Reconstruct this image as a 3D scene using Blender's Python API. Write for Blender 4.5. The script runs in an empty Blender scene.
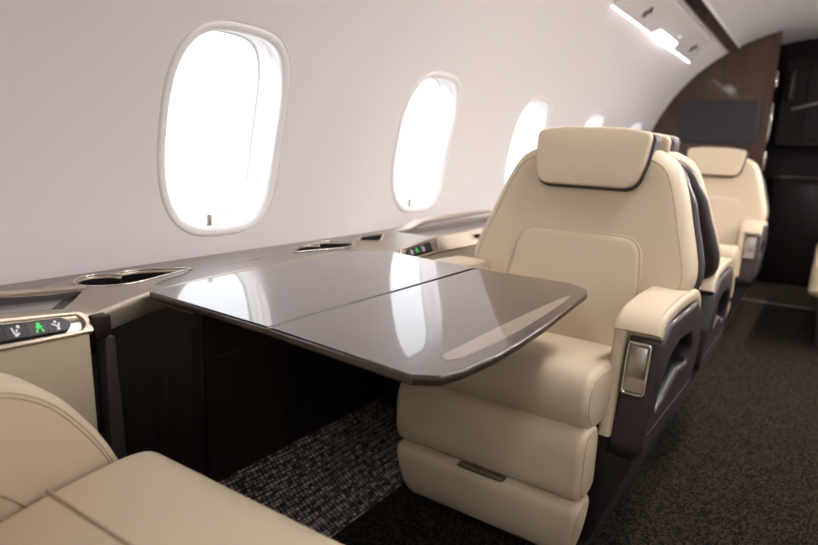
import bpy, bmesh, math, random
from mathutils import Vector, Matrix
random.seed(4)
S = bpy.context.scene
C = S.collection
PI = math.pi

# ------------------------------------------------------------------ materials
def lin(c):
    return tuple(((v/255)/12.92 if v/255 <= .04045 else ((v/255+.055)/1.055)**2.4) for v in c)
def newmat(name):
    m = bpy.data.materials.new(name); m.use_nodes = True
    nt = m.node_tree; b = nt.nodes['Principled BSDF']
    return m, nt, b
def mat(name, rgb, rough=.5, metal=0, coat=0, coat_rough=.05, spec=.5, bump=None, grain=None, sheen=0):
    m, nt, b = newmat(name)
    b.inputs['Base Color'].default_value = (*rgb, 1)
    b.inputs['Roughness'].default_value = rough
    b.inputs['Metallic'].default_value = metal
    b.inputs['Coat Weight'].default_value = coat
    b.inputs['Coat Roughness'].default_value = coat_rough
    b.inputs['Specular IOR Level'].default_value = spec
    b.inputs['Sheen Weight'].default_value = sheen
    N = nt.nodes; K = nt.links
    if bump:
        sc, st = bump
        tc = N.new('ShaderNodeTexCoord'); nz = N.new('ShaderNodeTexNoise'); bp = N.new('ShaderNodeBump')
        nz.inputs['Scale'].default_value = sc; nz.inputs['Detail'].default_value = 4
        bp.inputs['Strength'].default_value = st; bp.inputs['Distance'].default_value = .001
        K.new(tc.outputs['Object'], nz.inputs['Vector']); K.new(nz.outputs['Fac'], bp.inputs['Height'])
        K.new(bp.outputs['Normal'], b.inputs['Normal'])
    if grain:
        dark, light, scale = grain
        tc = N.new('ShaderNodeTexCoord'); mp = N.new('ShaderNodeMapping'); nz = N.new('ShaderNodeTexNoise'); cr = N.new('ShaderNodeValToRGB')
        mp.inputs['Scale'].default_value = scale
        nz.inputs['Scale'].default_value = 1; nz.inputs['Detail'].default_value = 6; nz.inputs['Roughness'].default_value = .6
        cr.color_ramp.elements[0].position = .32; cr.color_ramp.elements[0].color = (*dark, 1)
        cr.color_ramp.elements[1].position = .68; cr.color_ramp.elements[1].color = (*light, 1)
        K.new(tc.outputs['Object'], mp.inputs['Vector']); K.new(mp.outputs['Vector'], nz.inputs['Vector'])
        K.new(nz.outputs['Fac'], cr.inputs['Fac']); K.new(cr.outputs['Color'], b.inputs['Base Color'])
    return m
def emit(name, rgb, st):
    m, nt, b = newmat(name)
    b.inputs['Base Color'].default_value = (0, 0, 0, 1)
    b.inputs['Emission Color'].default_value = (*rgb, 1); b.inputs['Emission Strength'].default_value = st
    return m
def carpet_mat(name, dark, light, scale=150, pos=(.45, .8)):
    m, nt, b = newmat(name); N = nt.nodes; K = nt.links
    b.inputs['Roughness'].default_value = .95; b.inputs['Specular IOR Level'].default_value = .1
    tc = N.new('ShaderNodeTexCoord'); mp = N.new('ShaderNodeMapping'); mp.inputs['Scale'].default_value = (1, .62, 1)
    mp.inputs['Rotation'].default_value = (0, 0, .12)
    vo = N.new('ShaderNodeTexVoronoi'); vo.inputs['Scale'].default_value = scale; vo.inputs['Randomness'].default_value = .2
    sep = N.new('ShaderNodeSeparateColor')
    cr = N.new('ShaderNodeValToRGB'); cr.color_ramp.elements[0].position = pos[0]; cr.color_ramp.elements[1].position = pos[1]
    cr.color_ramp.elements[0].color = (*dark, 1); cr.color_ramp.elements[1].color = (*light, 1)
    inv = N.new('ShaderNodeMapRange'); inv.inputs['From Min'].default_value = .25; inv.inputs['From Max'].default_value = .62
    inv.inputs['To Min'].default_value = 1; inv.inputs['To Max'].default_value = .12
    mx = N.new('ShaderNodeMix'); mx.data_type = 'RGBA'; mx.blend_type = 'MULTIPLY'; mx.inputs[0].default_value = 1
    bp = N.new('ShaderNodeBump'); bp.inputs['Strength'].default_value = .8; bp.inputs['Distance'].default_value = .003
    K.new(tc.outputs['Object'], mp.inputs['Vector']); K.new(mp.outputs['Vector'], vo.inputs['Vector'])
    K.new(vo.outputs['Color'], sep.inputs['Color']); K.new(sep.outputs[0], cr.inputs['Fac'])
    K.new(vo.outputs['Distance'], inv.inputs['Value'])
    K.new(cr.outputs['Color'], mx.inputs[6]); K.new(inv.outputs['Result'], mx.inputs[7])
    K.new(mx.outputs[2], b.inputs['Base Color'])
    K.new(inv.outputs['Result'], bp.inputs['Height']); K.new(bp.outputs['Normal'], b.inputs['Normal'])
    return m
def glass_mat(name):
    m = bpy.data.materials.new(name); m.use_nodes = True; nt = m.node_tree; nt.nodes.clear(); N = nt.nodes; K = nt.links
    o = N.new('ShaderNodeOutputMaterial'); mx = N.new('ShaderNodeMixShader'); t = N.new('ShaderNodeBsdfTransparent'); g = N.new('ShaderNodeBsdfGlossy')
    g.inputs['Roughness'].default_value = .02; t.inputs['Color'].default_value = (.97, .985, 1, 1)
    f = N.new('ShaderNodeLayerWeight'); f.inputs['Blend'].default_value = .3
    p = N.new('ShaderNodeMath'); p.operation = 'POWER'; p.inputs[1].default_value = 4
    q = N.new('ShaderNodeMath'); q.operation = 'MULTIPLY_ADD'; q.inputs[1].default_value = .3; q.inputs[2].default_value = .03
    K.new(f.outputs['Facing'], p.inputs[0]); K.new(p.outputs[0], q.inputs[0]); K.new(q.outputs[0], mx.inputs[0]); K.new(t.outputs[0], mx.inputs[1]); K.new(g.outputs[0], mx.inputs[2]); K.new(mx.outputs[0], o.inputs[0])
    return m

M = {
 'wall': mat('wall_fabric', (.79, .745, .745), .55, spec=.3, bump=(700, .12)),
 'bezel': mat('window_bezel', (.88, .84, .83), .4, spec=.5),
 'ceiling': mat('ceiling_panel', (.70, .67, .67), .5, spec=.4),
 'psu': mat('service_panel_plastic', (.66, .62, .61), .4),
 'leather': mat('cream_leather', (.66, .545, .395), .5, spec=.4, bump=(450, .35)),
 'stitch': mat('leather_stitching', (.46, .375, .26), .7),
 'cream_panel': mat('cream_vinyl_panel', (.62, .53, .38), .55, bump=(260, .5)),
 'shell': mat('plum_brown_shell', (.034, .024, .026), .42, spec=.5, bump=(900, .1)),
 'shell_fabric': mat('taupe_leather', (.10, .078, .085), .5),
 'piping': mat('dark_piping', (.035, .027, .03), .45),
 'table': mat('lacquered_veneer', (.13, .1, .09), .35, coat=1, coat_rough=.02, spec=.6,
              grain=((.052, .034, .027), (.074, .050, .041), (2.2, 150, 60))),
 'table_edge': mat('lacquered_edge', (.05, .03, .022), .3, coat=.5, coat_rough=.04, grain=((.018, .009, .006), (.055, .030, .020), (3, 3, 300))),
 'inlay': mat('table_inlay', (.34, .28, .225), .4, coat=1, coat_rough=.03),
 'champagne': mat('champagne_metal', (.50, .42, .335), .33, metal=.75, bump=(1200, .05)),
 'champagne_paint': mat('champagne_paint', (.34, .28, .22), .38, metal=.35),
 'taupe': mat('taupe_ledge', (.20, .165, .15), .38, metal=.15, coat=.3, coat_rough=.2),
 'chrome': mat('polished_metal', (.62, .58, .53), .14, metal=1),
 'steel': mat('brushed_metal', (.42, .39, .36), .3, metal=1, bump=(900, .1)),
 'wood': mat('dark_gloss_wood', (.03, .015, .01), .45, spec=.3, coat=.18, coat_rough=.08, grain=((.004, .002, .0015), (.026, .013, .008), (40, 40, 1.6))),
 'bulk_wood': mat('bulkhead_wood', (.07, .035, .018), .35, spec=.3, coat=.8, coat_rough=.07, grain=((.028, .011, .0035), (.068, .029, .010), (40, 6, 1.2))),
 'black': mat('black_plastic', (.008, .008, .009), .35),
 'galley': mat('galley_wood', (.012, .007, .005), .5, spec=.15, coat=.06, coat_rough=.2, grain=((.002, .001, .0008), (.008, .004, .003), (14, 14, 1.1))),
 'rail_wood': mat('rail_gloss_wood', (.03, .015, .01), .2, coat=1, coat_rough=.05),
 'screen': mat('dark_screen', (.026, .025, .03), .4, spec=.35),
 'screen_grey': mat('grey_glass_screen', (.17, .155, .16), .22, coat=.4),
 'carpet': carpet_mat('woven_carpet', (.010, .0075, .005), (.072, .052, .034), 165, (.1, 1.0)),
 'carpet_light': carpet_mat('woven_plinth_carpet', (.085, .07, .063), (.62, .53, .47), 118, (.0, .9)),
 'led': emit('led_strip', (1, .94, .92), 5),
 'fill_led': emit('fill_led_strip', (1, .95, .93), 125),  # added fill: boosted strip on the unseen right side
 'fill_soft': emit('soft_fill_lamp', (1, .955, .93), 19),  # added fill light behind the camera
 'aisle': emit('fill_lamp', (1, .955, .93), 26),  # added fill light above the view
 'lens': emit('lamp_lens', (1, .96, .94), 6),
 'dot': emit('small_lamp', (1, .96, .92), 2.0),
 'blue': emit('blue_indicator', (.35, .42, .62), .6),
 'icon_white': emit('white_icon', (.85, .75, .85), .9),
 'icon_green': emit('green_icon', (.05, .8, .12), 1.1),
 'vent_dark': mat('vent_dark', (.06, .055, .055), .4),
 'glass': glass_mat('window_glass'),
}

# ------------------------------------------------------------------ mesh helpers
def finish(me, name, mats, parent=None, smooth=True, angle=40):
    if not isinstance(mats, (list, tuple)): mats = [mats]
    for m in mats: me.materials.append(m)
    bm = bmesh.new(); bm.from_mesh(me)
    bmesh.ops.recalc_face_normals(bm, faces=bm.faces)
    bm.to_mesh(me); bm.free()
    if smooth:
        me.shade_smooth(); me.set_sharp_from_angle(angle=math.radians(angle))
    o = bpy.data.objects.new(name, me); C.objects.link(o)
    if parent: o.parent = parent
    return o
def mk(name, V, F, mats, parent=None, smooth=True, angle=40, matidx=None):
    me = bpy.data.meshes.new(name); me.from_pydata([tuple(v) for v in V], [], F); me.update()
    if matidx: 
        for p, i in zip(me.polygons, matidx): p.material_index = i
    return finish(me, name, mats, parent, smooth, angle)
def empty(name, label, cat, loc=(0, 0, 0), rz=0, group=None):
    o = bpy.data.objects.new(name, None); C.objects.link(o); o.location = loc; o.rotation_euler = (0, 0, rz)
    o['label'] = label; o['category'] = cat; o.empty_display_size = .1
    if group: o['group'] = group
    return o
def tag(o, label, cat, group=None):
    o['label'] = label; o['category'] = cat
    if group: o['group'] = group
    return o
def structure(o, label=None):
    o['kind'] = 'structure'
    if label: o['label'] = label
    return o
class MB:
    def __init__(s): s.V = []; s.F = []
    def add(s, V, F):
        n = len(s.V); s.V += [tuple(v) for v in V]; s.F += [tuple(i+n for i in f) for f in F]; return s
    def build(s, name, mats, parent=None, smooth=True, angle=40):
        return mk(name, s.V, s.F, mats, parent, smooth, angle)
def boxg(x0, x1, y0, y1, z0, z1, b=0, seg=2):
    bm = bmesh.new(); bmesh.ops.create_cube(bm, size=1)
    for v in bm.verts: v.co = Vector(((x0+x1)/2+v.co.x*(x1-x0), (y0+y1)/2+v.co.y*(y1-y0), (z0+z1)/2+v.co.z*(z1-z0)))
    if b: bmesh.ops.bevel(bm, geom=bm.edges[:], offset=b, segments=seg, affect='EDGES', profile=.5)
    V = [v.co.copy() for v in bm.verts]; bm.verts.index_update(); F = [tuple(v.index for v in f.verts) for f in bm.faces]; bm.free()
    return V, F
def box(name, dims, m, parent=None, b=.003, fn=None, seg=2):
    V, F = boxg(*dims, b, seg)
    if fn: V = [fn(*v) for v in V]
    return mk(name, V, F, m, parent)
def resample(P, n, closed=True):
    P = [Vector(p) for p in P]
    if closed: P = P+[P[0]]
    L = [0]
    for a, b in zip(P, P[1:]): L.append(L[-1]+(b-a).length)
    out = []; j = 0
    for i in range(n):
        t = L[-1]*i/(n if closed else n-1)
        while j < len(L)-2 and L[j+1] < t: j += 1
        d = L[j+1]-L[j]
        out.append(P[j].lerp(P[j+1], (t-L[j])/d if d > 1e-9 else 0))
    return out
def catmull(P, closed=True, k=8):
    P = [Vector(p) for p in P]; n = len(P); out = []
    rng = range(n) if closed else range(n-1)
    for i in rng:
        if closed: a, b, c, d = P[i-1], P[i], P[(i+1) % n], P[(i+2) % n]
        else: a, b, c, d = P[max(i-1, 0)], P[i], P[i+1], P[min(i+2, n-1)]
        for j in range(k):
            t = j/k
            out.append(.5*((2*b)+(c-a)*t+(2*a-5*b+4*c-d)*t*t+(3*b-a-3*c+d)*t**3))
    if not closed: out.append(P[-1])
    return out
def roundpoly(P, R, seg=6):
    P = [Vector(p) for p in P]; n = len(P); out = []
    if not isinstance(R, (list, tuple)): R = [R]*n
    for i in range(n):
        p = P[i]; a = (P[i-1]-p); b = (P[(i+1) % n]-p); r = R[i]
        if r <= 0: out.append(p); continue
        la, lb = a.length, b.length; a.normalize(); b.normalize()
        ang = a.angle(b)
        t = min(r/math.tan(ang/2), la*.49, lb*.49)
        p0 = p+a*t; p1 = p+b*t
        for k in range(seg+1):
            s = k/seg; out.append((1-s)**2*p0+2*s*(1-s)*p+s*s*p1)
    return out
def inset(P, d):
    n = len(P); A = sum(P[i].x*P[(i+1) % n].y-P[(i+1) % n].x*P[i].y for i in range(n)); sg = 1 if A > 0 else -1
    out = []
    for i in range(n):
        t = (P[(i+1) % n]-P[i-1])
        if t.length < 1e-9: t = Vector((1, 0))
        t.normalize(); out.append(P[i]+Vector((-t.y, t.x))*d*sg)
    return out
def pillow(name, outline, W, r, dome, fn, m, parent=None, n=88, k=5, dk=6, angle=50, wb=None, one=False):
    """outline in (a,b); w from -W to W with rim radius r and dome beyond it; fn(a,b,w)->xyz."""
    P = resample([Vector((p[0], p[1])) for p in outline], n)
    cen = sum(P, Vector((0, 0)))/n
    rings = []
    Wb = W if wb is None else wb
    def side(sg, w):
        rs = []
        for j in range(k+1):
            a = j/k*PI/2
            rs.append([(q.x, q.y, sg*(w-r+r*math.sin(a))) for q in inset(P, r*(1-math.cos(a)))])
        Q = inset(P, r)
        for j in range(1, dk):
            s = 1-j/dk
            rs.append([(cen.x+(q.x-cen.x)*s, cen.y+(q.y-cen.y)*s, sg*(w+dome*(1-s**2.4))) for q in Q])
        return rs, (cen.x, cen.y, sg*(w+dome))
    f, fc = side(1, W); b, bc = side(-1, Wb)
    rings = [fc]+f[::-1]+b+[bc]
    V = [fn(*rings[0])]; F = []
    for R in rings[1:-1]: V += [fn(*q) for q in R]
    V.append(fn(*rings[-1])); nr = len(rings)-2
    for i in range(n): F.append((0, 1+i, 1+(i+1) % n))
    for j in range(nr-1):
        for i in range(n):
            a = 1+j*n+i; b_ = 1+j*n+(i+1) % n; F.append((a, a+n, b_+n, b_))
    e = len(V)-1; o = 1+(nr-1)*n
    for i in range(n): F.append((e, o+(i+1) % n, o+i))
    return mk(name, V, F, m, parent, angle=angle)
def tubeg(P, r, closed=False, seg=8, flat=None):
    P = [Vector(p) for p in P]; n = len(P); V = []; F = []; up = None
    for i in range(n):
        if closed: t = P[(i+1) % n]-P[i-1]
        else: t = P[min(i+1, n-1)]-P[max(i-1, 0)]
        t.normalize()
        if up is None: up = Vector((0, 0, 1)) if abs(t.z) < .9 else Vector((0, 1, 0))
        s = t.cross(up); s.normalize(); up = s.cross(t); up.normalize()
        for k in range(seg):
            a = 2*PI*k/seg; V.append(P[i]+(s*math.cos(a)+up*math.sin(a))*r)
    m_ = n if closed else n-1
    for i in range(m_):
        for k in range(seg):
            F.append((i*seg+k, i*seg+(k+1) % seg, ((i+1) % n)*seg+(k+1) % seg, ((i+1) % n)*seg+k))
    if not closed: F += [tuple(range(seg))[::-1], tuple((n-1)*seg+k for k in range(seg))]
    return V, F
def tube(name, P, r, m, parent=None, closed=False, seg=8):
    V, F = tubeg(P, r, closed, seg); return mk(name, V, F, m, parent, angle=60)
def plate(name, outer, holes, z0, z1, bevel, m, parent=None, fn=None, cut=None, angle=35, bres=2):
    """2D outline (with holes) extruded z0..z1 with a bevelled edge, then mapped by fn."""
    cu = bpy.data.curves.new('tmp', 'CURVE'); cu.dimensions = '2D'; cu.fill_mode = 'BOTH'
    h = (z1-z0)/2; cu.extrude = max(h-bevel, 1e-5); cu.bevel_depth = bevel; cu.bevel_resolution = bres; cu.offset = -bevel
    for L in [outer]+list(holes):
        sp = cu.splines.new('POLY'); sp.points.add(len(L)-1); sp.use_cyclic_u = True
        for p, q in zip(sp.points, L): p.co = (q[0], q[1], 0, 1)
    t = bpy.data.objects.new('tmp', cu); C.objects.link(t)
    dg = bpy.context.evaluated_depsgraph_get(); me = bpy.data.meshes.new_from_object(t.evaluated_get(dg), depsgraph=dg)
    bpy.data.objects.remove(t); bpy.data.curves.remove(cu)
    bm = bmesh.new(); bm.from_mesh(me); bmesh.ops.remove_doubles(bm, verts=bm.verts, dist=1e-5)
    if cut:
        for (co, no) in cut:
            g = bm.verts[:]+bm.edges[:]+bm.faces[:]
            bmesh.ops.bisect_plane(bm, geom=g, plane_co=co, plane_no=no)
    bm.normal_update(); bm.faces.index_update(); flat = [f.index for f in bm.faces if abs(f.normal.z) > .999]
    for v in bm.verts:
        v.co.z += (z0+z1)/2
        if fn: v.co = Vector(fn(*v.co))
    bm.to_mesh(me); bm.free(); me.name = name; me.materials.clear()
    o = finish(me, name, m, parent, True, angle)
    for i in flat: o.data.polygons[i].use_smooth = False
    return o
def sweep_rect(P, w, t, r, side, seg=4):
    """path P (3D), rounded rectangle cross-section w along `side`, t thick."""
    P = [Vector(p) for p in P]; side = Vector(side).normalized(); n = len(P)
    cs = roundpoly([(-w/2, -t/2), (w/2, -t/2), (w/2, t/2), (-w/2, t/2)], r, seg); k = len(cs); V = []; F = []
    for i in range(n):
        tt = (P[min(i+1, n-1)]-P[max(i-1, 0)]).normalized(); up = side.cross(tt).normalized()
        sc = 1
        for c in cs: V.append(P[i]+side*c.x*sc+up*c.y*sc)
    for i in range(n-1):
        for j in range(k): F.append((i*k+j, i*k+(j+1) % k, (i+1)*k+(j+1) % k, (i+1)*k+j))
    F += [tuple(range(k))[::-1], tuple((n-1)*k+j for j in range(k))]
    return V, F
def lathe(prof, c, n=24, axis='z'):
    V = []; F = []
    for (r, z) in prof:
        for i in range(n):
            a = 2*PI*i/n; V.append((c[0]+r*math.cos(a), c[1]+r*math.sin(a), c[2]+z))
    for j in range(len(prof)-1):
        for i in range(n): F.append((j*n+i, j*n+(i+1) % n, (j+1)*n+(i+1) % n, (j+1)*n+i))
    return V, F
def smooth(t): t = max(0, min(1, t)); return t*t*(3-2*t)
I3 = lambda a, b, w: (a, b, w)

# ------------------------------------------------------------------ cabin tube
CX, CZ, RAD = -.155, .785, 1.255
def arc(y, ph, d=0):
    r = RAD-d; return (CX-r*math.cos(ph), y, CZ+r*math.sin(ph))
def arc_s(y, s, d=0, right=False):
    p = arc(y, s/RAD, d)
    return (2*CX-p[0], p[1], p[2]) if right else p
PH_FLOOR = -math.asin(CZ/RAD)
Y0, Y1 = -2.45, 6.35
WIN0 = 1.172; PITCH = 1.017
WINS = [WIN0+PITCH*i for i in range(-3, 5)]          # centres; the last five are seen
SC, HH, HW = .2315, .291, .214
SLO, SHI = -.16, .62
def win_outline(hw, hh, n=96, e=3.1):
    out = []
    for i in range(n):
        a = 2*PI*(i+.5)/n; c, s = math.cos(a), math.sin(a)
        out.append((hw*math.copysign(abs(c)**(2/e), c), hh*math.copysign(abs(s)**(2/e), s)))
    return out
def wall_side(name, right):
    mb = MB(); N = 96
    def grid(y0, y1, s0, s1, ny, ns, d=0):
        V = [arc_s(y0+(y1-y0)*i/ny, s0+(s1-s0)*j/ns, d, right) for i in range(ny+1) for j in range(ns+1)]
        F = [(i*(ns+1)+j, (i+1)*(ns+1)+j, (i+1)*(ns+1)+j+1, i*(ns+1)+j+1) for i in range(ny) for j in range(ns)]
        mb.add(V, F)
    sf = PH_FLOOR*RAD
    grid(Y0, Y1, sf, SLO, 4, 14); grid(Y0, Y1, SHI, math.radians(62)*RAD, 4, 16)
    a = Y0
    for yc in WINS:
        lo, hi = yc-PITCH/2+.0002, yc+PITCH/2-.0002
        if lo > a: grid(a-(.012 if a > Y0 else 0), lo+.012, SLO-.01, SHI+.01, 1, 40, -.0015)
        a = hi
        inner = win_outline(HW, HH, N); K = 14; rings = []
        outer = []
        for (u, v) in inner:
            L = math.hypot(u, v); du, dv = u/L, v/L
            t = min(((hi-yc) if du > 0 else (yc-lo))/max(abs(du), 1e-9), ((SHI-SC) if dv > 0 else (SC-SLO))/max(abs(dv), 1e-9))
            outer.append((du*t, dv*t))
        for k in range(K+1):
            f = (k/K)**1.3
            rings.append([(u+(U-u)*f, v+(V_-v)*f) for (u, v), (U, V_) in zip(inner, outer)])
        V = [arc_s(yc+u, SC+v, 0, right) for R in rings for (u, v) in R]
        F = [(k*N+i, k*N+(i+1) % N, (k+1)*N+(i+1) % N, (k+1)*N+i) for k in range(K) for i in range(N)]
        mb.add(V, F)
        # the four corner slivers between the ray-cast outline and the rectangle
        for sx in (-1, 1):
            for sz in (-1, 1):
                cu = (hi-yc) if sx > 0 else (lo-yc); cv = (SHI-SC) if sz > 0 else (SLO-SC)
                idx = [i for i in range(N) if outer[i][0]*sx > 0 and outer[i][1]*sz > 0]
                side_u = [i for i in idx if abs(abs(outer[i][0])-abs(cu)) < 1e-6]; side_v = [i for i in idx if abs(abs(outer[i][1])-abs(cv)) < 1e-6]
                if side_u and side_v:
                    i1 = max(side_u, key=lambda i: abs(outer[i][1])); i2 = max(side_v, key=lambda i: abs(outer[i][0]))
                    mb.add([arc_s(yc+outer[i1][0], SC+outer[i1][1], 0, right), arc_s(yc+cu, SC+cv, 0, right), arc_s(yc+outer[i2][0], SC+outer[i2][1], 0, right)], [(0, 1, 2)])
    if a < Y1: grid(a, Y1, SLO, SHI, 1, 20)
    o = mb.build(name, M['wall'], angle=180); structure(o)
    bm = bmesh.new(); bm.from_mesh(o.data)
    for f_ in bm.faces:      # every face looks into the cabin
        c_ = f_.calc_center_median()
        if f_.normal.dot(Vector((CX-c_.x, 0, CZ-c_.z))) < 0: f_.normal_flip()
    bm.to_mesh(o.data); bm.free()
    o.data.normals_split_custom_set_from_vertices([Vector((CX-v.co.x, 0, CZ-v.co.z)).normalized() for v in o.data.vertices])
    return o
wall_side('wall_left', False); wall_side('wall_right', True)
# ceiling
V = []; F = []; nn = 24
for i, y in enumerate((Y0, Y1)):
    for j in range(nn+1): V.append(arc(y, math.radians(62+56*j/nn)))
F = [(j, j+1, nn+2+j, nn+1+j) for j in range(nn)]
structure(mk('ceiling', V, F, M['ceiling'], angle=30))

PROFILE = [(0, 0), (.0015, -.003), (.003, -.003), (.005, .0012), (.012, .0018), (.021, .0012), (.026, -.001), (.0295, -.006), (.031, -.014),
           (.032, -.036), (.0345, -.0385), (.0365, -.042), (.0375, -.058), (.040, -.0605), (.042, -.064), (.043, -.080), (.046, -.083), (.052, -.0845)]
def make_window(num, yc, right):
    N = 96; base = win_outline(HW+.0006, HH+.0006, N); V = []; F = []
    P = [Vector(p) for p in base]
    for (e, d) in PROFILE:
        for q in inset(P, e): V.append(arc_s(yc+q.x, SC+q.y, d, right))
    n = len(PROFILE)
    F = [(k*N+i, k*N+(i+1) % N, (k+1)*N+(i+1) % N, (k+1)*N+i) for k in range(n-1) for i in range(N)]
    w = mk('window_%d' % num, V, F, M['bezel'], angle=60); structure(w)
    Q = inset(P, .050); V = [arc_s(yc+q.x, SC+q.y, -.0838, right) for q in Q]
    V.append(arc_s(yc, SC, -.0838, right)); p = mk('pane', V, [(i, (i+1) % N, N) for i in range(N)], M['glass'], w)
    # shade pull at the sill, standing on the lower reveal
    sb = SC-HH+.0315
    V, F = boxg(-.006, .006, -.010, .032, .0, .007, .0015)
    mk('shade_pull', [arc_s(yc-.030+a, sb+b, -.020-c, right) for a, b, c in V], F, M['steel'], w)
    # sliding shade rail in the sill
    V, F = boxg(-.07, .07, -.002, .004, 0, .01, .001)
    mk('shade_track', [arc_s(yc+a, sb+b, -.026-c, right) for a, b, c in V], F, M['bezel'], w)
    return w
k = 1
for yc in WINS:
    make_window(k, yc, False); k += 1
for yc in WINS:
    make_window(k, yc, True); k += 1

# floor and ends
V, F = boxg(-1.2, .9, Y0, Y1, -.03, 0)
structure(mk('floor', V, F, M['carpet'], smooth=False))
def disc(name, y, m, th=.03, x0=-9, x1=9, r=RAD):
    P = []
    for i in range(97):
        a = 2*PI*i/96; P.append((CX-r*math.cos(a), CZ+r*math.sin(a)))
    P = [(min(max(p[0], x0), x1), max(p[1], -.02)) for p in P]
    # where the clamp cuts the circle keep the true height on the cut
    Q = []
    for p in P:
        if not Q or (abs(p[0]-Q[-1][0])+abs(p[1]-Q[-1][1])) > 1e-5: Q.append(p)
    V = [(a, y, b) for a, b in Q]+[(a, y+th, b) for a, b in Q]; n = len(Q)
    F = [tuple(range(n)), tuple(range(2*n-1, n-1, -1))]+[(i, i+n, (i+1) % n+n, (i+1) % n) for i in range(n)]
    return mk(name, V, F, m, smooth=False)
structure(disc('wall_back', Y0-.03, M['wall']))
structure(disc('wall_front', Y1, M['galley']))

# forward bulkhead: glossy wood, left of the aisle
ye = 5.75
P = [(CX-(RAD-.002)*math.cos(a), CZ+(RAD-.002)*math.sin(a)) for a in [PH_FLOOR+(math.acos((CX+.455)/(RAD))-PH_FLOOR)*i/60 for i in range(61)]]
P = P+[(-.445, 0.002)]
P[0] = (P[0][0], .002)
bk = plate('partition', P, [], 0, .05, .004, M['bulk_wood'], fn=lambda a, b, w: (a, ye+.05-w, b))
tag(bk, 'tall glossy brown wood bulkhead curved to the cabin arch at the end of the aisle', 'bulkhead')
# polished strip on its aisle edge
es = empty('edge_strip', 'slim polished metal strip on the aisle edge of the wood bulkhead', 'strip', (-.44, 5.745, 1.1))
V, F = boxg(-.006, .006, -.006, .006, .06, .36, .003); mk('bar', V, F, M['chrome'], es)
V, F = boxg(-.006, .006, -.006, .006, .48, .60, .003); mk('bar', V, F, M['chrome'], es)
V, F = boxg(-.006, .006, -.006, .006, -.16, -.02, .003); mk('bar', V, F, M['chrome'], es)

# monitor on the bulkhead
mo = empty('monitor', 'dark wide flat screen mounted on the wood bulkhead', 'monitor', (-.825, ye-.001, 1.31))
plate('housing', roundpoly([(-.29, -.17), (.29, -.17), (.29, .17), (-.29, .17)], .012), [], 0, .022, .004, M['black'], mo, fn=lambda a, b, w: (a, -w, b))
plate('screen', roundpoly([(-.275, -.155), (.275, -.155), (.275, .155), (-.275, .155)], .004), [], .0221, .0235, .0005, M['screen'], mo, fn=lambda a, b, w: (a, -w, b))

# galley beyond the doorway
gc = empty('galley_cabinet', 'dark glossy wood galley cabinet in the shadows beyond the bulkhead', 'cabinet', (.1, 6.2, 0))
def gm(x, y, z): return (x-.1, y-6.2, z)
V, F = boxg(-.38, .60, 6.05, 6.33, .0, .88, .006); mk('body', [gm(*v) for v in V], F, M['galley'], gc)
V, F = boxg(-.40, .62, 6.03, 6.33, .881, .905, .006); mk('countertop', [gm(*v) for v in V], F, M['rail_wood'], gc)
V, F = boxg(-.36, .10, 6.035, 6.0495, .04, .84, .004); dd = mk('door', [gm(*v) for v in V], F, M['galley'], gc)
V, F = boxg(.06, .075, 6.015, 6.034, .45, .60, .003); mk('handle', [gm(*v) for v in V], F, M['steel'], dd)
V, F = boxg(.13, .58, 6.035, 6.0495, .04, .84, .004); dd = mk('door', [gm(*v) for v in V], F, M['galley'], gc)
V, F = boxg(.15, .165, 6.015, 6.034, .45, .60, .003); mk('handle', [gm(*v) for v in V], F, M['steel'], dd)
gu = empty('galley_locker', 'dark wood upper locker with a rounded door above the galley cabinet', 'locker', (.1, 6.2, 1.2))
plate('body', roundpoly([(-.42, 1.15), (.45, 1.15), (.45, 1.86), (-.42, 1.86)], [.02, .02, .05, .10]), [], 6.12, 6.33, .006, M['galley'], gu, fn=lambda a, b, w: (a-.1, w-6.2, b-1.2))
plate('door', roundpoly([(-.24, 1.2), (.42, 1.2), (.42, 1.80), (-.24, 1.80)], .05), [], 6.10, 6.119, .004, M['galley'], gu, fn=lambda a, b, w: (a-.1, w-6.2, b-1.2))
V, F = tubeg([(-.33, 6.085, 1.44), (-.2, 6.075, 1.475), (.1, 6.07, 1.56), (.2, 6.085, 1.585)], .010, seg=10)
tag(mk('glint_bar', V, F, M['steel'], None), 'slanted brass toned bar standing in for a glint across the dark galley locker', 'rail')  # bar added in place of a diagonal glint in the galley
V, F = boxg(-.375, -.335, 6.03, 6.10, 1.52, 1.74, .01)
jb = mk('door_jamb', [(x, y, z) for x, y, z in V], F, M['wood']); tag(jb, 'short reddish wood block between bulkhead and galley locker', 'jamb')

# threshold trim across the aisle
V, F = boxg(-.42, .30, 5.12, 5.15, .0, .006, .002)
structure(mk('trim_1', V, F, M['taupe']))

# ceiling rail: glossy dark wood strip
V = []; F = []
pts = [(59.0, 0), (59.0, .012), (59.3, .015), (61.8, .015), (62.1, .012), (62.1, 0)]
for y in (Y0+.01, ye-.002):
    for (p, d) in pts: V.append(arc(y, math.radians(p), d))
n = len(pts); F = [(j, j+1, n+j+1, n+j) for j in range(n-1)]+[tuple(range(n)), tuple(range(2*n-1, n-1, -1))]
cr = empty('ceiling_rail', 'long glossy dark wood strip running along the cabin ceiling', 'rail', arc(2, math.radians(60.3), .01))
off = Vector(cr.location)
mk('strip', [Vector(v)-off for v in V], F, M['rail_wood'], cr, angle=20)
V = []; 
for y in (Y0+.01, ye-.002):
    for (p, d) in [(62.15, 0), (62.15, .014), (62.6, .012), (62.8, 0)]: V.append(arc(y, math.radians(p), d))
mk('edge_bead', [Vector(v)-off for v in V], [(j, j+1, 4+j+1, 4+j) for j in range(3)], M['ceiling'], cr, angle=20)
V, F = boxg(-.03, .03, -1.0, 1.0, 0, .002)
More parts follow.
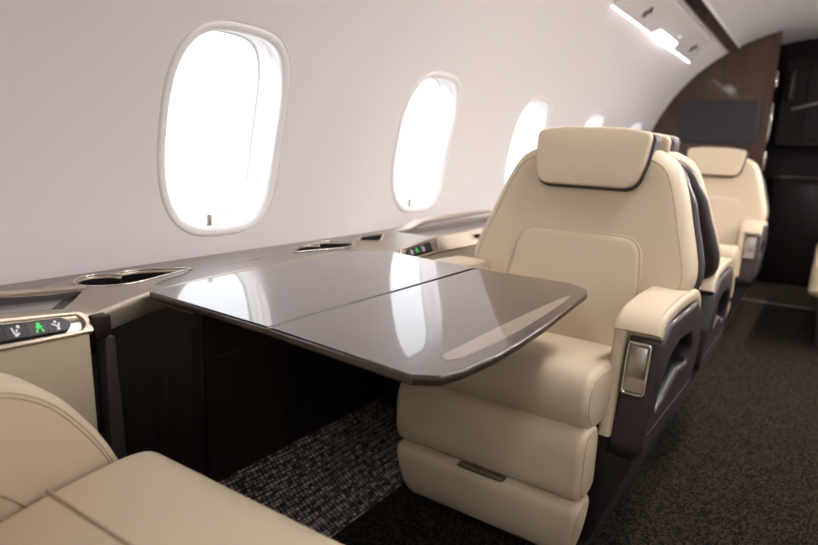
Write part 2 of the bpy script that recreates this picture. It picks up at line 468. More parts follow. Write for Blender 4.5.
mk('indicator', [Vector(arc(3.58+a, math.radians(60.3+b*.7), .0155+c))-off for a, b, c in V], F, M['blue'], cr)
mk('indicator', [Vector(arc(.9+a, math.radians(60.3+b*.7), .0155+c))-off for a, b, c in V], F, M['blue'], cr)

# passenger service panels with reading lamp, air vents and wash light
def service_panel(ya, yb, label, right=False):
    sa, sb = math.radians(48.3)*RAD, math.radians(57.3)*RAD
    o = empty('service_panel', label, 'overhead panel', arc_s((ya+yb)/2, (sa+sb)/2, 0, right), 0, 'overhead service panels')
    off = Vector(o.location)
    W = sb-sa; L = yb-ya
    def f(u, v, w, ya=ya): return Vector(arc_s(ya+u, sa+v, w, right))-off
    out = roundpoly([(0, 0), (L, 0), (L-.24, W), (.0, W)], [.005, .02, .14, .08], 10)
    cuts = [((0, i*W/8, 0), (0, 1, 0)) for i in range(1, 8)]+[((L*i/5, 0, 0), (1, 0, 0)) for i in range(1, 5)]
    plate('panel', out, [], .001, .02, .006, M['psu'], o, fn=f, cut=cuts)
    # raised lip following the rounded side
    rim = resample(inset([Vector(p) for p in resample(out, 120)], -.014), 120)
    V, F = tubeg([f(p.x, p.y, .003) for p in rim if p.y > .004], .006, False, 6); mk('lip', V, F, M['psu'], o, angle=60)
    V, F = boxg(.02, L-.02, -.010 if not (right and ya > 3) else -.045, -.003, .004, .012); mk('wash_light', [f(*v) for v in V], F, M['fill_led' if right and ya > 3 else 'led'], o)  # forward right strip widened and boosted as unseen fill light
    ln = plate('reading_lamp', roundpoly([(L*.37, -.012), (L*.66, -.012), (L*.64, .048), (L*.41, .048)], .018), [], .0201, .027, .003, M['lens'], o, fn=f)
    V, F = lathe([(.0001, .0215), (.009, .0215), (.011, .0201)], (L*.60, .085, 0), 16); mk('indicator', [f(*v) for v in V], F, M['dot'], o)
    for (uu, vv) in ((L*.20, .075), (L*.83, .085)):
        V, F = lathe([(.036, .0201), (.034, .025), (.024, .026), (.022, .020), (.015, .020), (.013, .030), (.0001, .031)], (uu, vv, 0), 24)
        g = mk('air_vent', [f(*v) for v in V], F, M['steel'], o, angle=30)
        for q in range(4):
            a = q*PI/2+.4; V, F = boxg(uu+.026*math.cos(a)-.009, uu+.026*math.cos(a)+.009, vv+.026*math.sin(a)-.006, vv+.026*math.sin(a)+.006, .024, .0285, .001)
            mk('vent_slot', [f(*v) for v in V], F, M['vent_dark'], g)
    return o
service_panel(3.17, 5.20, 'white overhead panel with lit reading lamp and air vents by the bulkhead')
service_panel(.55, 2.85, 'white overhead panel above the near seats, out at the top of view')
service_panel(-2.1, .25, 'white overhead panel behind the near seats on the window side')
service_panel(3.17, 5.42, 'white overhead panel on the aisle side nearest the galley', True)
service_panel(.55, 2.85, 'white overhead panel on the far side of the cabin above the divan side', True)
service_panel(-2.1, .25, 'white overhead panel at the rear on the far side of the cabin', True)

# unseen fill light panels, added over the aisle to brighten the cabin
al = empty('fill_light', 'long white fill light panel added over the aisle above the view', 'fill light', (CX, 2.2, 2.03))
ao = Vector(al.location)
V, F = boxg(-.10, .14, 1.3, 3.1, 1.985, 2.03, .006); mk('frame', [Vector(v)-ao for v in V], F, M['psu'], al)
V, F = boxg(-.08, .12, 1.32, 3.08, 1.982, 1.9848); mk('diffuser', [Vector(v)-ao for v in V], F, M['aisle'], al)

al = empty('fill_light', 'long white fill light panel added in the ceiling behind the near seats', 'fill light', (CX, -1.4, 2.03))
ao = Vector(al.location)
V, F = boxg(-.10, .14, -2.2, -.5, 1.985, 2.03, .006); mk('frame', [Vector(v)-ao for v in V], F, M['psu'], al)
V, F = boxg(-.08, .12, -2.18, -.52, 1.982, 1.9848); mk('diffuser', [Vector(v)-ao for v in V], F, M['fill_soft'], al)  # second added fill panel, out of view behind the camera

# ------------------------------------------------------------------ side ledge with cup holders
LX = -1.395
def rise(x, y):
    d = (.60-y) if y < .60 else ((y-1.54) if y > 1.54 else 0)
    d = max(0, min(d, .22)); return .10*d*smooth((x+1.34)/.10)
def ledge_front(y):
    T = [(-9, -1.05), (.60, -1.055), (.66, -1.085), (.75, -1.122), (.85, -1.142), (.977, -1.158), (1.15, -1.168), (1.40, -1.178), (1.44, -1.172), (1.47, -1.145), (1.50, -1.09), (1.53, -1.055), (9, -1.05)]
    for (a, b), (c, d) in zip(T, T[1:]):
        if a <= y <= c: return b+(d-b)*(y-a)/(c-a)
lg = empty('side_ledge', 'long taupe window ledge with champagne metal trim along the cabin wall', 'ledge', (-1.28, 1.15, .64))
LO = Vector(lg.location)
def Lf(a, b, w): return Vector((a, b, w+rise(a, b)))-LO
def cup_outline(mir):
    P = [(-1.300, .682), (-1.337, .710), (-1.349, .748), (-1.336, .783), (-1.312, .792), (-1.334, .806), (-1.338, .840), (-1.325, .880), (-1.298, .920),
         (-1.270, .950), (-1.258, .935), (-1.244, .875), (-1.226, .81), (-1.220, .76), (-1.232, .715), (-1.264, .683)]
    if mir: P = [(a, 2.26-b) for a, b in P][::-1]
    return [tuple(p) for p in catmull(P, True, 5)]
def band(y, o): return ledge_front(y)+o
bay_y = [.60+i*(1.10/44) for i in range(45)]
Yfar = ye-.005
recess_near = [(-1.295, .42), (-1.223, .667), (-1.115, .578), (-1.175, .42)]
recess_near = [(-1.262, .20), (-1.232, .664), (-1.110, .560), (-1.115, .20)]
rn = roundpoly(recess_near, .006, 3)
pocket = roundpoly([(-1.250, 1.590), (-1.325, 1.700), (-1.240, 1.715), (-1.185, 1.625)], .01, 4)
tray = roundpoly([(-1.235, 1.79), (-1.290, 2.05), (-1.290, 2.62), (-1.10, 2.62), (-1.10, 1.79)], .02, 4)
# taupe slab (wall band + bay centre)
outer = [(LX, Y0+.02)]+[(-1.06, Y0+.02)]+[(band(y, -.012), y) for y in bay_y]+[(-1.06, Yfar), (LX, Yfar)]
tp = plate('top', outer, [cup_outline(False), cup_outline(True), rn, pocket, tray], .640, .680, .0015, M['taupe'], lg, fn=Lf,
     cut=[((0, y, 0), (0, 1, 0)) for y in (.25, .3, .35, .4, .44, .48, .52, .56, .6, 1.7, 1.74, 1.78, 1.82, 1.86, 1.9, 2.0)]+[((x, 0, 0), (1, 0, 0)) for x in (-1.34, -1.31, -1.28, -1.26, -1.24)])
# champagne cover plates around the recesses
def cplate(name, outl, holes, z1=.6822, m='champagne_paint', bev=.0008):
    return plate(name, outl, holes, .6802, z1, bev, M[m], lg, fn=Lf, cut=[((0, y, 0), (0, 1, 0)) for y in (.25, .3, .35, .4, .44, .48, .52, .56, .6, 1.7, 1.74, 1.78, 1.82, 1.86, 1.9, 2.0)]+[((x, 0, 0), (1, 0, 0)) for x in (-1.34, -1.31, -1.28, -1.26, -1.24)])
near_out = [(-1.300, .10), (-1.300, .60), (-1.340, .68)]+[(-1.357, .75), (-1.347, .84), (-1.315, .90), (-1.270, .963), (-1.228, .90), (-1.200, .82), (-1.180, .79)]+[(band(y, -.013), y) for y in (.80, .75, .70, .66, .62, .60)]+[(-1.072, .10)]
cplate('cover_plate', near_out, [cup_outline(False), rn])
far_out = [(-1.072, 2.72), (-1.072, 1.66)]+[(band(y, -.013), y) for y in (1.60, 1.55, 1.52, 1.50, 1.48)]+[(-1.19, 1.475), (-1.262, 1.575), (-1.330, 1.70), (-1.365, 1.85), (-1.365, 2.72)]
cplate('cover_plate', far_out, [pocket, tray], m='champagne_paint')
# front trim: rounded metal moulding following the edge
P = [Vector((band(y, -.004), y, .662)) for y in [.10, .2, .3, .4, .5, .55]+bay_y+[1.75, 1.85, 2.0, 2.3, 2.8, 3.5]]
P = [Vector((p.x, p.y, p.z+rise(p.x, p.y))) for p in P]
V = []; F = []; cs = [(-.012, .0195), (-.003, .0200), (.002, .017), (.004, .010), (.004, -.016), (.001, -.0215), (-.006, -.0225), (-.012, -.0225)]
for p in P:
    for c in cs: V.append(p+Vector((c[0], 0, c[1]))-LO)
kk = len(cs)
F = [(i*kk+j, i*kk+j+1, (i+1)*kk+j+1, (i+1)*kk+j) for i in range(len(P)-1) for j in range(kk-1)]
mk('front_trim', V, F, M['champagne'], lg, angle=45)
# cup holder wells; lower walls, rings and base coloured black for the shade inside
for mir in (False, True):
    O = cup_outline(mir); z = .6822
    rim = [Lf(a, b, .6828) for a, b in O]
    V, F = tubeg(rim, .0028, True, 8)
    ch = mk('cup_holder_rim', V, F, M['chrome'], lg, angle=60)
    P2 = [Vector(p) for p in O]; Q = inset(P2, .004); n = len(O)
    rings = [[(q.x, q.y, .6825) for q in P2], [(q.x, q.y, .679) for q in Q], [(q.x, q.y, .675) for q in Q], [(q.x, q.y, .612) for q in inset(P2, .006)]]
    V = [Vector((a, b, c+rise(a, b)))-LO for R in rings for (a, b, c) in R]
    F = [(j*n+i, j*n+(i+1) % n, (j+1)*n+(i+1) % n, (j+1)*n+i) for j in range(3) for i in range(n)]
    mk('cup_holder_wall', V, F, [M['champagne'], M['black']], ch, angle=60, matidx=[0]*n*2+[1]*n)
    mk('cup_holder_base', [Lf(a, b, .613) for a, b in O], [tuple(range(n))], M['black'], ch)
    for cy, cx in (((.745, -1.284), (.845, -1.284)) if not mir else ((1.515, -1.284), (1.415, -1.284))):
        V, F = lathe([(.040, .0), (.042, .0), (.042, -.02), (.038, -.02), (.038, -.003), (.040, 0)], (cx, cy, .640))
        mk('cup_ring', [Vector(v)-LO for v in V], F, M['vent_dark'], ch)
# little inlay plate in the bay
V, F = boxg(-1.285, -1.265, 1.088, 1.184, .6801, .6816, .0006); mk('socket_cover', [Vector(v)-LO for v in V], F, M['champagne'], lg)
V, F = boxg(-1.281, -1.269, 1.094, 1.178, .68165, .6822, .0002); mk('socket_flap', [Vector(v)-LO for v in V], F, M['taupe'], lg)
# small speaker grille on the wall band, and the recess floors
def well(name, O, depth, m, rimm):
    P2 = [Vector(p) for p in resample(O, 64)]; n = 64
    rings = [[(q.x, q.y, .6824) for q in P2], [(q.x, q.y, .6824-depth) for q in inset(P2, .004)]]
    V = [Lf(*q) for R in rings for q in R]; F = [(i, (i+1) % n, n+(i+1) % n, n+i) for i in range(n)]+[tuple(range(n, 2*n))]
    return mk(name, V, F, m, lg)
w1 = well('recess', rn, .013, M['shell'], None)
w2 = well('pocket', pocket, .03, M['black'], None)
w3 = well('tray', tray, .018, M['taupe'], None)
V, F = tubeg([Lf(p.x, p.y, .6828) for p in resample(pocket, 48)], .004, True, 6); mk('pocket_frame', V, F, M['champagne'], lg, angle=60)
# grey stowed screen lying in the near recess
V, F = boxg(0, 1, 0, 1, .670, .6735, .0)
def rq(a, b, w):
    p0, p1, p2, p3 = [Vector(p) for p in ((-1.250, .24), (-1.2195, .615), (-1.132, .545), (-1.132, .24))]
    q = (p0*(1-a)+p1*a)*(1-b)+(p3*(1-a)+p2*a)*b; return Lf(q.x, q.y, w)
mk('stowed_screen', [rq(*v) for v in V], F, M['screen_grey'], w1)
# back splash: raised bevel along the wall behind the recess
V, F = sweep_rect([Vector((-1.272, .12, .708)), Vector((-1.272, .44, .698)), Vector((-1.262, .60, .686)), Vector((-1.245, .675, .684))], .018, .010, .004, (1, 0, 0))
mk('recess_lip', [Vector(v)-LO for v in V], F, M['champagne'], lg)
V, F = sweep_rect([Vector((-1.262, 1.79, .685)), Vector((-1.312, 2.05, .712)), Vector((-1.320, 2.65, .718))], .05, .012, .004, (1, 0, 0))
mk('tray_lip', [Vector(v)-LO for v in V], F, M['champagne'], lg)

# right side ledge (plain)
V, F = boxg(.76, 1.085, Y0+.02, Yfar, .64, .68, .005)
rl = mk('side_ledge', V, F, M['taupe']); tag(rl, 'plain taupe ledge along the wall on the divan side of the cabin', 'ledge')
V, F = boxg(.80, .93, Y0+.02, Yfar, .0, .639, .003)
structure(mk('trim_2', V, F, M['cream_panel']))

# ------------------------------------------------------------------ cabinets under the ledge (armrest consoles)
def icon_seat(cx, cy, s, kind):
    mb = MB()
    def disc_(x, y, r):
        V = [(x+r*math.cos(2*PI*i/12), y+r*math.sin(2*PI*i/12), 0) for i in range(12)]; mb.add(V, [tuple(range(12))])
    def bar(x0, y0, x1, y1, w):
        d = Vector((x1-x0, y1-y0)).normalized(); nrm = Vector((-d.y, d.x))*w/2; a = Vector((x0, y0)); b = Vector((x1, y1))
        mb.add([(*(a+nrm), 0), (*(b+nrm), 0), (*(b-nrm), 0), (*(a-nrm), 0)], [(0, 1, 2, 3)])
    if kind == 0:
        disc_(.25, .38, .16); bar(-.35, .35, -.2, -.3, .16); bar(-.2, -.3, .25, -.25, .16); bar(.1, .15, -.05, -.12, .16); bar(-.25, -.42, .1, -.42, .12)
    elif kind == 1:
        disc_(0, .38, .18); bar(-.3, .12, .3, .12, .18); bar(0, .2, 0, -.1, .3); bar(-.2, -.1, -.32, -.45, .16); bar(.2, -.1, .32, -.45, .16)
    else:
        disc_(-.05, .4, .14); bar(-.42, .2, -.1, .05, .16); bar(-.1, .05, .2, -.4, .18); bar(.3, .25, .15, -.15, .18); bar(-.1, -.42, .25, -.42, .12)
    return [(cx+a*s, cy+b*s*.9, c) for a, b, c in mb.V], mb.F
def side_console(mir, label):
    """lower cabinet with sloped switch bezel. mir: the one beyond the table."""
    g = (lambda y: 2.12-y) if mir else (lambda y: y)
    ya = .10
    if mir: ya = -.62
    o = empty('side_console', label, 'console', (-1.2, g(.35), 0), 0, None)
    off = Vector(o.location)
    def T(x, y, z):
        if mir: y -= .20*smooth((.60-z)/.25)
        return Vector((x, g(y), z))-off
    # cabinet body
    V, F = boxg(-1.180, -1.062, ya, .592, .10, .605, .004); mk('body', [T(*v) for v in V], F, M['shell'], o)
    # cream leather front, its table end slanted
    V, F = boxg(0, 1, 0, 1, 0, 1, 0)
    def cf(a, b, c):
        z = .11+(.653-.11)*c; ye_ = .566+.016*(1-c); y = ya+(ye_-ya)*b
        return T(-1.060+.020*a, y, z+rise(-1.05, y)*.2*c)
    bm = bmesh.new(); bmesh.ops.create_grid(bm, x_segments=24, y_segments=4, size=.5); bm.free()
    V = []; F = []; n1 = 20
    for i in range(n1+1):
        for (a, c) in ((0, 0), (1, 0), (1, 1), (0, 1)): V.append(cf(a, i/n1, c))
    F = [(i*4+j, i*4+(j+1) % 4, (i+1)*4+(j+1) % 4, (i+1)*4+j) for i in range(n1) for j in range(4)]+[(0, 1, 2, 3), (n1*4+3, n1*4+2, n1*4+1, n1*4)]
    mk('side_panel', V, F, M['cream_panel'], o)
    # dark end panel facing the table bay
    V, F = boxg(-1.180, -1.036, .593, .612, .10, .6385, .004); mk('end_panel', [T(x, y+(.0 if y < .60 else (.652-z)*.05), z) for x, y, z in V], F, M['shell'], o)
    # wood cap between bezel and trim
    V, F = boxg(-1.060, -1.035, .575, .606, .642, .681, .003); mk('wood_cap', [T(*v) for v in V], F, M['wood'], o)
    # sloped bezel
    def B(u, v, w):  # u along y, v up the slope, w out of the slope
        return T(-1.037-v*.62+w*.8, u, .654+v*.74+rise(-1.05, u)*(.2+.8*v/.04)+w*.6)
    ob = roundpoly([(ya, 0), (.574, 0), (.574, .042), (ya, .042)], [.002, .005, .026, .002], 8)
    y_in = .30 if not mir else .40
    ib = roundpoly([(ya+.10 if not mir else .36, .007), (.556, .007), (.566, .021), (.556, .035), (ya+.10 if not mir else .36, .035)], [.01, .012, .014, .012, .01], 6)
    cuts = [((ya+(.579-ya)*i/16, 0, 0), (1, 0, 0)) for i in range(1, 16)]
    plate('switch_bezel', ob, [ib], -.012, .004, .002, M['champagne'], o, fn=B, cut=cuts)
    plate('switch_dish', ob and roundpoly([(ya+.05, .004), (.570, .004), (.570, .038), (ya+.05, .038)], .008), [], -.011, -.004, .0005, M['steel'], o, fn=B, cut=cuts)
    sp = plate('switch_panel', roundpoly([(.24 if not mir else .40, .0085), (.530, .0085), (.543, .021), (.530, .0335), (.24 if not mir else .40, .0335)], [.002, .01, .012, .01, .002], 6), [], -.0038, .0045, .003, M['black'], o, fn=B, cut=cuts)
    for i, (yy, kd, mt) in enumerate(((.452, 0, 'icon_white'), (.487, 1, 'icon_green'), (.515, 2, 'icon_white'))):
        V, F = icon_seat(0, 0, .017, kd)
        sgn = -1 if not mir else 1
        mk('icon', [B(yy+a*(1), .021+b, .0048) for a, b, c in V], F, M[mt], sp, smooth=False)
    for yy in (.435, .470, .501):
        V, F = boxg(yy-.0006, yy+.0006, .011, .033, .0043, .005); mk('key_gap', [B(*v) for v in V], F, M['vent_dark'], sp)
    return o
side_console(False, 'near armrest console below the ledge with lit seat switches and cream side panel')
side_console(True, 'far armrest console beside the facing seat with lit seat switches')
# jack socket on the far trim
V, F = boxg(-1.046, -1.036, 2.02, 2.06, .684, .697, .003)
tag(mk('jack_socket', V, F, M['black']), 'tiny dark socket in the champagne trim beyond the table', 'socket')

# lower sidewall in the table bay: glossy dark wood
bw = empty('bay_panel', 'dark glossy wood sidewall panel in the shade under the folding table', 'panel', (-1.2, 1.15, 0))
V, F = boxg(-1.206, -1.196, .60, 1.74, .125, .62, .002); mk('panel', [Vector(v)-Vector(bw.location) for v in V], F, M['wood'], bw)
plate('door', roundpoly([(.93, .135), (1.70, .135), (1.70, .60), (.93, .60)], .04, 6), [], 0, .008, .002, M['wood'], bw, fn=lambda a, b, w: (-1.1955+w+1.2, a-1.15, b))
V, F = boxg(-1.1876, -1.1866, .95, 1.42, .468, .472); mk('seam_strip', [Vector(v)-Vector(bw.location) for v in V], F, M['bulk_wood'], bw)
# low carpet covered sill along the wall
V = []; F = []
prof = [(-.93, .001), (-.945, .010), (-.99, .020), (-1.09, .062), (-1.195, .128), (-1.195, .001)]
for y in (.12, 2.9):
    for (a, b) in prof: V.append((a, y, b))
n = len(prof); F = [(j, (j+1) % n, n+(j+1) % n, n+j) for j in range(n)]+[tuple(range(n)), tuple(range(2*n-1, n-1, -1))]
structure(mk('baseboard_left', V, F, M['carpet_light'], angle=20))

# ------------------------------------------------------------------ folding table
tb = empty('folding_table', 'glossy taupe brown wood folding table with angled corners beside the window', 'table', (-.8, 1.1, .69))
TO = Vector(tb.location); ZT = .69
def tm(a, b, w): return Vector((a, b, w))-TO
def table_leaf(name, out, zt=ZT, th=.016):
    me_o = plate(name, out, [], zt-th, zt, .005, [M['table'], M['table_edge']], tb, fn=tm, angle=25, bres=3)
    for p in me_o.data.polygons:
        p.material_index = 0 if p.normal.z > .93 else 1
    return me_o
K = .9394
fold = -.748
inner = roundpoly([(-1.112, .728), (fold-.0006, .712), (fold-.0006, 1.462), (-1.058, 1.505), (-1.150, 1.44), (-1.137, 1.05), (-1.118, .80)], [.018, .001, .001, .02, .03, .3, .1], 6)
outer = roundpoly([(fold+.0006, .712), (-.440, .684), (-.405, .708), (-.393, .750), (-.385, .84), (-.385, .94), (-.391, 1.06), (-.407, 1.25), (-.418, 1.385), (-.432, 1.425), (-.485, 1.468), (fold+.0006, 1.462)],
                  [.001, .008, .012, .03, .05, .05, .05, .05, .02, .015, .01, .001], 6)
table_leaf('table_leaf', inner)
table_leaf('table_leaf', outer)
P = roundpoly([(-.450, .788), (-.432, .768), (-.420, .80), (-.414, .90), (-.414, 1.0), (-.419, 1.12), (-.428, 1.25), (-.441, 1.355), (-.449, 1.20), (-.452, 1.0)], .012, 4)
plate('inlay', P, [], ZT-.001, ZT+.0004, .0001, M['inlay'], tb, fn=tm)
V, F = boxg(-1.128, -1.02, .765, .80, .650, ZT-.0165, .003); mk('slide_arm', [Vector(v)-TO for v in V], F, M['champagne'], tb)
V, F = boxg(-1.155, -1.02, 1.34, 1.38, .650, ZT-.0165, .003); mk('slide_arm', [Vector(v)-TO for v in V], F, M['champagne'], tb)
V, F = boxg(fold-.006, fold+.006, .76, .82, .655, ZT-.0165, .002); mk('hinge', [Vector(v)-TO for v in V], F, M['steel'], tb)
V, F = boxg(fold-.006, fold+.006, 1.36, 1.42, .655, ZT-.0165, .002); mk('hinge', [Vector(v)-TO for v in V], F, M['steel'], tb)

# ------------------------------------------------------------------ seats
def lean(z): return .165+(z-.47)*.235
def make_seat(label, sx=1, group=None, arm=True, arm_drop=0, seam=False, cat='seat', dz=0):
    o = empty('cabin_seat', label, cat, (0, 0, 0), 0, group)
    X = lambda x: x*sx
    # cushion: side profile in (y,z), width along x
    prof = catmull([(-.235, .420), (-.278, .445), (-.298, .490), (-.283, .535), (-.235, .556), (-.10, .545), (.06, .515), (.19, .490), (.225, .45), (.17, .415), (-.05, .408)], True, 7)
    cu = pillow('cushion', prof, .236, .018, .005, lambda a, b, w: (X(w), a, b+dz), M['leather'], o)
    for sg in (-1, 1):
        V, F = tubeg([(X(sg*.2354), p.x, p.y+dz) for p in inset([Vector(q) for q in resample(prof, 90)], .016)], .0016, True, 6); mk('seam', V, F, M['stitch'], cu)
    if seam:
        V, F = tubeg([(X(-.235+.47*i/10), -.115, .5475+dz) for i in range(11)], .0028, False, 6); mk('cross_seam', V, F, M['stitch'], cu)
    # legrest pads
    up = catmull([(-.245, .272), (-.283, .275), (-.301, .305), (-.305, .36), (-.300, .405), (-.280, .433), (-.24, .436), (-.205, .42), (-.20, .35), (-.205, .29)], True, 6)
    lo = catmull([(-.235, .112), (-.262, .125), (-.284, .165), (-.297, .22), (-.297, .252), (-.280, .267), (-.24, .268), (-.205, .255), (-.20, .19), (-.21, .13)], True, 6)
    def tap(a, b, w):
        k = 1-.30*max(0, .25-b)**1.3*4 if b < .25 else 1
        return (X(w*k), a, b)
    u = pillow('legrest_pad', up, .241, .018, .005, tap, M['leather'], o)
    l = pillow('legrest_pad', lo, .239, .018, .005, tap, M['leather'], o)
    for pr, pa in ((up, u), (lo, l)):
        for sg in (-1, 1):
            V, F = tubeg([tap(p.x, p.y, sg*.2402*(1 if pa is u else .988)) for p in inset([Vector(q) for q in resample(pr, 70)], .013)], .0015, True, 6); mk('seam', V, F, M['stitch'], pa)
    V, F = boxg(-.060, .060, -.308, -.285, .2665, .2735, .003); mk('pull_handle', [(X(.006+x), y-.0+(.004 if abs(x) > .04 else 0), z) for x, y, z in V], F, M['steel'], l)
    # backrest
    half = [(.236, .455), (.240, .56), (.262, .615), (.308, .66), (.316, .71), (.302, .77), (.283, .83), (.265, .89), (.247, .94), (.224, .985), (.185, 1.013), (.13, 1.022)]
    outl = catmull([(a, b) for a, b in half]+[(-a, b) for a, b in half[::-1]], True, 5)
    def bf(a, b, w):
        y = lean(b)-w+.03-.42*a*a*(.6 if w < 0 else 1)+.012*math.sin((b-.5)*5)
        return (X(a), y, b-.05*w)
    bk_ = pillow('backrest', outl, .052, .040, .004, bf, M['leather'], o, n=110, dk=8)
    P = inset([Vector(q) for q in resample(outl, 110)], .024)
    V, F = tubeg([bf(p.x, p.y, .0492) for p in P if p.y > .50], .0012, False, 6); mk('seam', V, F, M['stitch'], bk_)
    # lumbar insert
    lum = roundpoly([(-.200, .44), (-.195, .62), (-.172, .788), (.172, .788), (.195, .62), (.200, .44)], [.02, .1, .06, .06, .1, .02], 8)
    def lf(a, b, w):
        return (X(a), lean(b)-.024-w+.0-.42*a*a+.012*math.sin((b-.5)*5)+.030, b)
    pillow('lumbar_cushion', lum, .067, .014, .006, lambda a, b, w: (X(a), lean(b)+.03-w-.42*a*a+.012*math.sin((b-.5)*5)+.003, b), M['leather'], o, n=96, dk=8, wb=.02)
    P = inset([Vector(q) for q in resample(lum, 96)], -.003)
    V, F = tubeg([bf(p.x, p.y, .0555) for p in P if p.y > .49], .0036, False, 6); mk('piping', V, F, M['leather'], bk_)
    # dark back shell
    shl = catmull([(a+.008, b-(.02 if b > .9 else .0)) for a, b in half]+[(-a-.008, b-(.02 if b > .9 else 0)) for a, b in half[::-1]], True, 5)
    pillow('back_shell', shl, .030, .024, .012, lambda a, b, w: (X(a), lean(b)+.096-w-.25*a*a, b), M['shell'], o, n=100)
    # headrest
    hr = roundpoly([(-.160, 1.066), (-.08, 1.078), (.08, 1.078), (.163, 1.066), (.155, .985), (.136, .916), (-.136, .916), (-.153, .985)], [.022, .1, .1, .022, .2, .055, .055, .2], 8)
    hb = roundpoly([(-.160, 1.063), (-.08, 1.075), (.08, 1.075), (.166, 1.063), (.159, .985), (.140, .911), (-.140, .911), (-.157, .985)], [.022, .1, .1, .022, .2, .055, .055, .2], 8)
    def hf(a, b, w): return (X(a), lean(b)-.040-w-.35*a*a, b+.01*w)
    h = pillow('headrest', hr, .016, .008, .005, hf, M['leather'], o, n=96)
    pillow('headrest_shell', hb, .042, .008, .0, lambda a, b, w: hf(a, b, w-.050), M['shell_fabric'], h, n=96)
    pillow('headrest_back', [(a*.97, b) for a, b in hr], .018, .010, .004, lambda a, b, w: hf(a, b, w-.108), M['leather'], h, n=96)
    P = inset([Vector(q) for q in resample(hb, 96)], -.001)
    V, F = tubeg([hf(p.x, p.y, -.014) for p in P if p.y < 1.06], .0035, False, 6); mk('piping', V, F, M['piping'], h)
    # window side arm: padded bolster
    pr = catmull([(-.236, .46), (-.228, .52), (-.180, .600), (-.128, .655), (-.06, .684), (.06, .686), (.16, .675), (.21, .62), (.215, .45), (.1, .40), (-.12, .40)], True, 6)
    a_ = pillow('window_armrest', pr, .052, .022, .008, lambda a, b, w: (X(-.298+w), a, b), M['leather'], o)
    for dd_ in (.012, .017):
        P = inset([Vector(q) for q in resample(pr, 90)], dd_)
        V, F = tubeg([(X(-.298+(.0494 if dd_ < .015 else .0514)), p.x, p.y) for p in P if p.y > .47], .0011, False, 6); mk('seam', V, F, M['stitch'], a_)
    if seam:
        V, F = tubeg([(X(-.2395), -.09, .505), (X(-.2400), -.075, .522), (X(-.2385), -.055, .540), (X(-.2385), -.02, .556), (X(-.2385), .05, .565)], .0028, False, 6); mk('crease', V, F, M['stitch'], a_)
    # aisle arm
    if arm:
        A = Vector((0, 0, -arm_drop))
        def Ay(y, z): return (y-1.50, z-arm_drop)
        cap = catmull([(1.384, .618), (1.398, .634), (1.425, .648), (1.48, .656), (1.58, .660), (1.70, .657), (1.76, .650), (1.79, .632), (1.805, .605)], False, 6)
        V, F = sweep_rect([(X(.273), p.x-1.50, p.y-arm_drop) for p in cap], .104, .032, .012, (1, 0, 0))
        cp = mk('arm_pad', V, F, M['leather'], o, angle=60)
        V, F = tubeg([(X(.273+.041), p.x-1.50, p.y-arm_drop+.0162) for p in cap[8:]], .0012, False, 6); mk('seam', V, F, M['stitch'], cp)
        st = catmull([(1.345, .385), (1.356, .44), (1.372, .52), (1.384, .575), (1.392, .625)], False, 6)
        V, F = sweep_rect([(X(.238), p.x-1.50, p.y-arm_drop) for p in st], .028, .034, .010, (1, 0, 0))
        mk('arm_front_strip', V, F, M['leather'], o, angle=60)
        out = roundpoly([(1.385, .612), (1.345, .36), (1.40, .305), (1.72, .330), (1.86, .37), (1.855, .50), (1.81, .60), (1.74, .642), (1.45, .642)], [.02, .04, .03, .05, .05, .05, .05, .03, .02], 6)
        hole = roundpoly([(1.69, .565), (1.735, .52), (1.725, .478), (1.60, .495), (1.50, .455), (1.415, .435), (1.415, .50), (1.47, .555), (1.56, .575)], .02, 4)
        def af(a, b, w):
            return (X(.244+w+(.0 if b > .36 else (.36-b)*-.5)+.012*smooth((b-.36)/.2)), a-1.50, b-arm_drop)
        sh = plate('arm_shell', out, [hole], 0, .075, .010, M['shell'], o, fn=af, cut=[((0, z, 0), (0, 1, 0)) for z in (.36, .4, .45, .5, .55)])
        plate('pocket_back', roundpoly([(1.39, .41), (1.75, .44), (1.75, .60), (1.39, .60)], .02), [], .002, .012, .002, M['black'], sh, fn=af)
        # seat recline paddle in a chrome bezel on the front of the arm
        def pf(u, v, w):  # u across, v up, w forward
            z = .548+v; y = 1.372-.16*(.60-z)-w*.9
            return (X(.286+u+.10*w), y-1.50, z-arm_drop)
        bz = plate('recline_bezel', roundpoly([(-.027, -.058), (.025, -.058), (.025, .058), (-.027, .058)], .010), [roundpoly([(-.022, -.053), (.020, -.053), (.020, .053), (-.022, .053)], .007)], -.004, .008, .0018, M['chrome'], o, fn=pf)
        V, F = boxg(-.0215, .0195, -.052, .052, -.004, .001); mk('recline_well', [pf(*v) for v in V], F, M['steel'], bz)
        V, F = boxg(-.0195, .0175, -.020, .050, .0012, .008, .0025); mk('recline_paddle', [pf(*v) for v in V], F, M['steel'], bz)
    # pedestal
    def pd(a, b, w):
        k = .62+.38*smooth((w-.03)/.28); return (X(a*k), b*1.0+(.0 if b > 0 else (1-k)*.22), w)
    plate('pedestal', roundpoly([(-.24, -.16), (.322, -.135), (.322, .34), (-.24, .34)], .02), [], .032, .400, .006, M['shell'], o, fn=pd, cut=[((0, 0, 0), (0, 1, 0))])
    V, F = boxg(-.17, .17, .02, .30, 0, .03, .008); mk('floor_plate', [(X(x), y, z) for x, y, z in V], F, M['black'], o)
    V, F = boxg(.165, .19, -.12, .01, .0, .032, .008); mk('floor_rail', [(X(x), y, z) for x, y, z in V], F, M['shell'], o)
    return o
def copy_seat(src, label, loc, rz):
    r = src.copy(); C.objects.link(r); r.location = loc; r.rotation_euler = (0, 0, rz); r['label'] = label
    for ch in list(src.children):
        c = ch.copy(); C.objects.link(c); c.parent = r
        for g_ in list(ch.children):
            d = g_.copy(); C.objects.link(d); d.parent = c
    return r
GR = 'cream leather cabin seats'
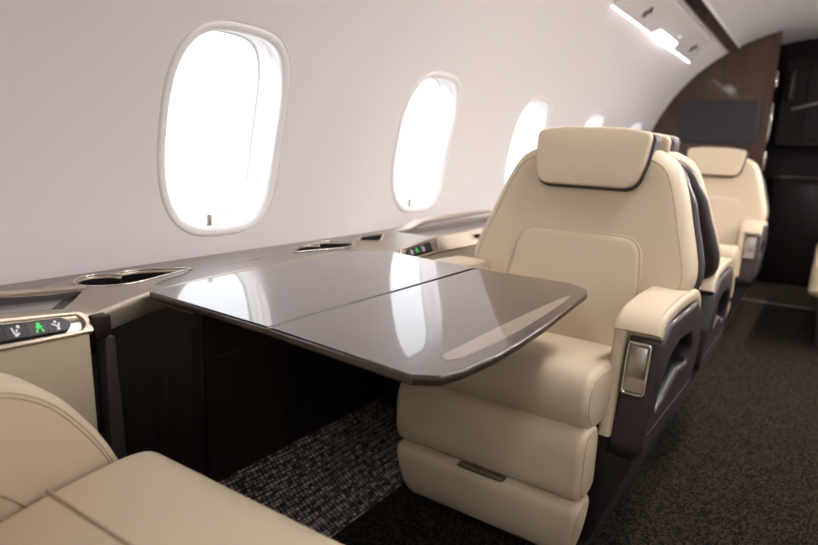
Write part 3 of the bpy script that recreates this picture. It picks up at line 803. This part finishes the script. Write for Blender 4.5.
s1 = make_seat('cream leather seat facing the camera across the table', 1, GR)
s3 = copy_seat(s1, 'blurred cream seat farthest down the cabin, just before the bulkhead', (-.580, 3.93, 0), 0)
s1.location = (-.567, 1.50, 0); s1.rotation_euler = (0, 0, math.radians(-1.5))
s2 = make_seat('cream seat turned forward, back to back behind the facing seat', -1, GR)
s2.location = (-.560, 2.36, 0); s2.rotation_euler = (0, 0, PI)
s4 = make_seat('cream seat in the near foreground with only its cushion and side bolster in view', -1, GR, True, .17, True, dz=-.03)
s4.location = (-.588, .262, 0); s4.rotation_euler = (0, 0, PI)

# divan on the right side
dv = empty('divan', 'cream divan at the right edge of view beside the aisle', 'divan', (.31, 3.95, 0))
pr = catmull([(-.32, .30), (-.335, .36), (-.335, .44), (-.30, .49), (-.1, .50), (.2, .48), (.25, .4), (.2, .28), (-.1, .27)], True, 6)
pillow('cushion', pr, .60, .05, .01, lambda a, b, w: (a+.03, w+.62, b), M['leather'], dv)
pr = roundpoly([(.20, .40), (.22, .80), (.34, .84), (.42, .40)], .05, 6)
pillow('backrest', pr, .60, .04, .01, lambda a, b, w: (a+.02, w+.62, b), M['leather'], dv)
V, F = boxg(-.24, .42, .06, 1.18, 0, .27, .01); mk('base', V, F, M['shell'], dv)

# ------------------------------------------------------------------ light
W = bpy.data.worlds.new('sky'); S.world = W; W.use_nodes = True; nt = W.node_tree
bg = nt.nodes['Background']; bg.inputs['Color'].default_value = (.94, .97, 1, 1); bg.inputs['Strength'].default_value = 2.6
for right in (False, True):
    for yc in WINS:
        ld = bpy.data.lights.new('portal', 'AREA'); ld.shape = 'RECTANGLE'; ld.size = .36; ld.size_y = .52; ld.cycles.is_portal = True
        lo = bpy.data.objects.new('window_portal', ld); C.objects.link(lo)
        p = Vector(arc_s(yc, SC, -.11, right)); q = Vector(arc_s(yc, SC, .3, right)); lo.location = p
        lo.rotation_euler = (q-p).to_track_quat('-Z', 'Z').to_euler()
        lo.rotation_mode = 'XYZ'

sd = bpy.data.lights.new('sun', 'SUN'); sd.energy = 3.0; sd.angle = .03; sd.color = (1, .95, .92)
so = bpy.data.objects.new('sun', sd); C.objects.link(so); so.location = (-6, -8, 5)
so.rotation_euler = Vector((.17, .95, -.24)).to_track_quat('-Z', 'Y').to_euler()

# ------------------------------------------------------------------ camera
cam = bpy.data.cameras.new('camera'); co = bpy.data.objects.new('camera', cam); C.objects.link(co); S.camera = co
cam.sensor_width = 36; cam.lens = 620.02/818*36; cam.clip_start = .02
c = (409, 272.5); v1 = (830, 166); v2 = (-547, 103); f = 620.02
Yc = Vector((v1[0]-c[0], -(v1[1]-c[1]), -f)).normalized()
Xc = -Vector((v2[0]-c[0], -(v2[1]-c[1]), -f)).normalized()
Xc = (Xc-Yc*Xc.dot(Yc)).normalized(); Zc = Xc.cross(Yc)
R = Matrix((Xc, Yc, Zc))      # camera -> world
co.matrix_world = Matrix.Translation((0, 0, 1.0)) @ R.to_4x4()
cam.dof.use_dof = True; cam.dof.focus_distance = 1.25; cam.dof.aperture_fstop = 2.6

S.view_settings.view_transform = 'Standard'; S.view_settings.look = 'None'; S.view_settings.gamma = 1
S.view_settings.exposure = 0
S.view_settings.use_curve_mapping = False
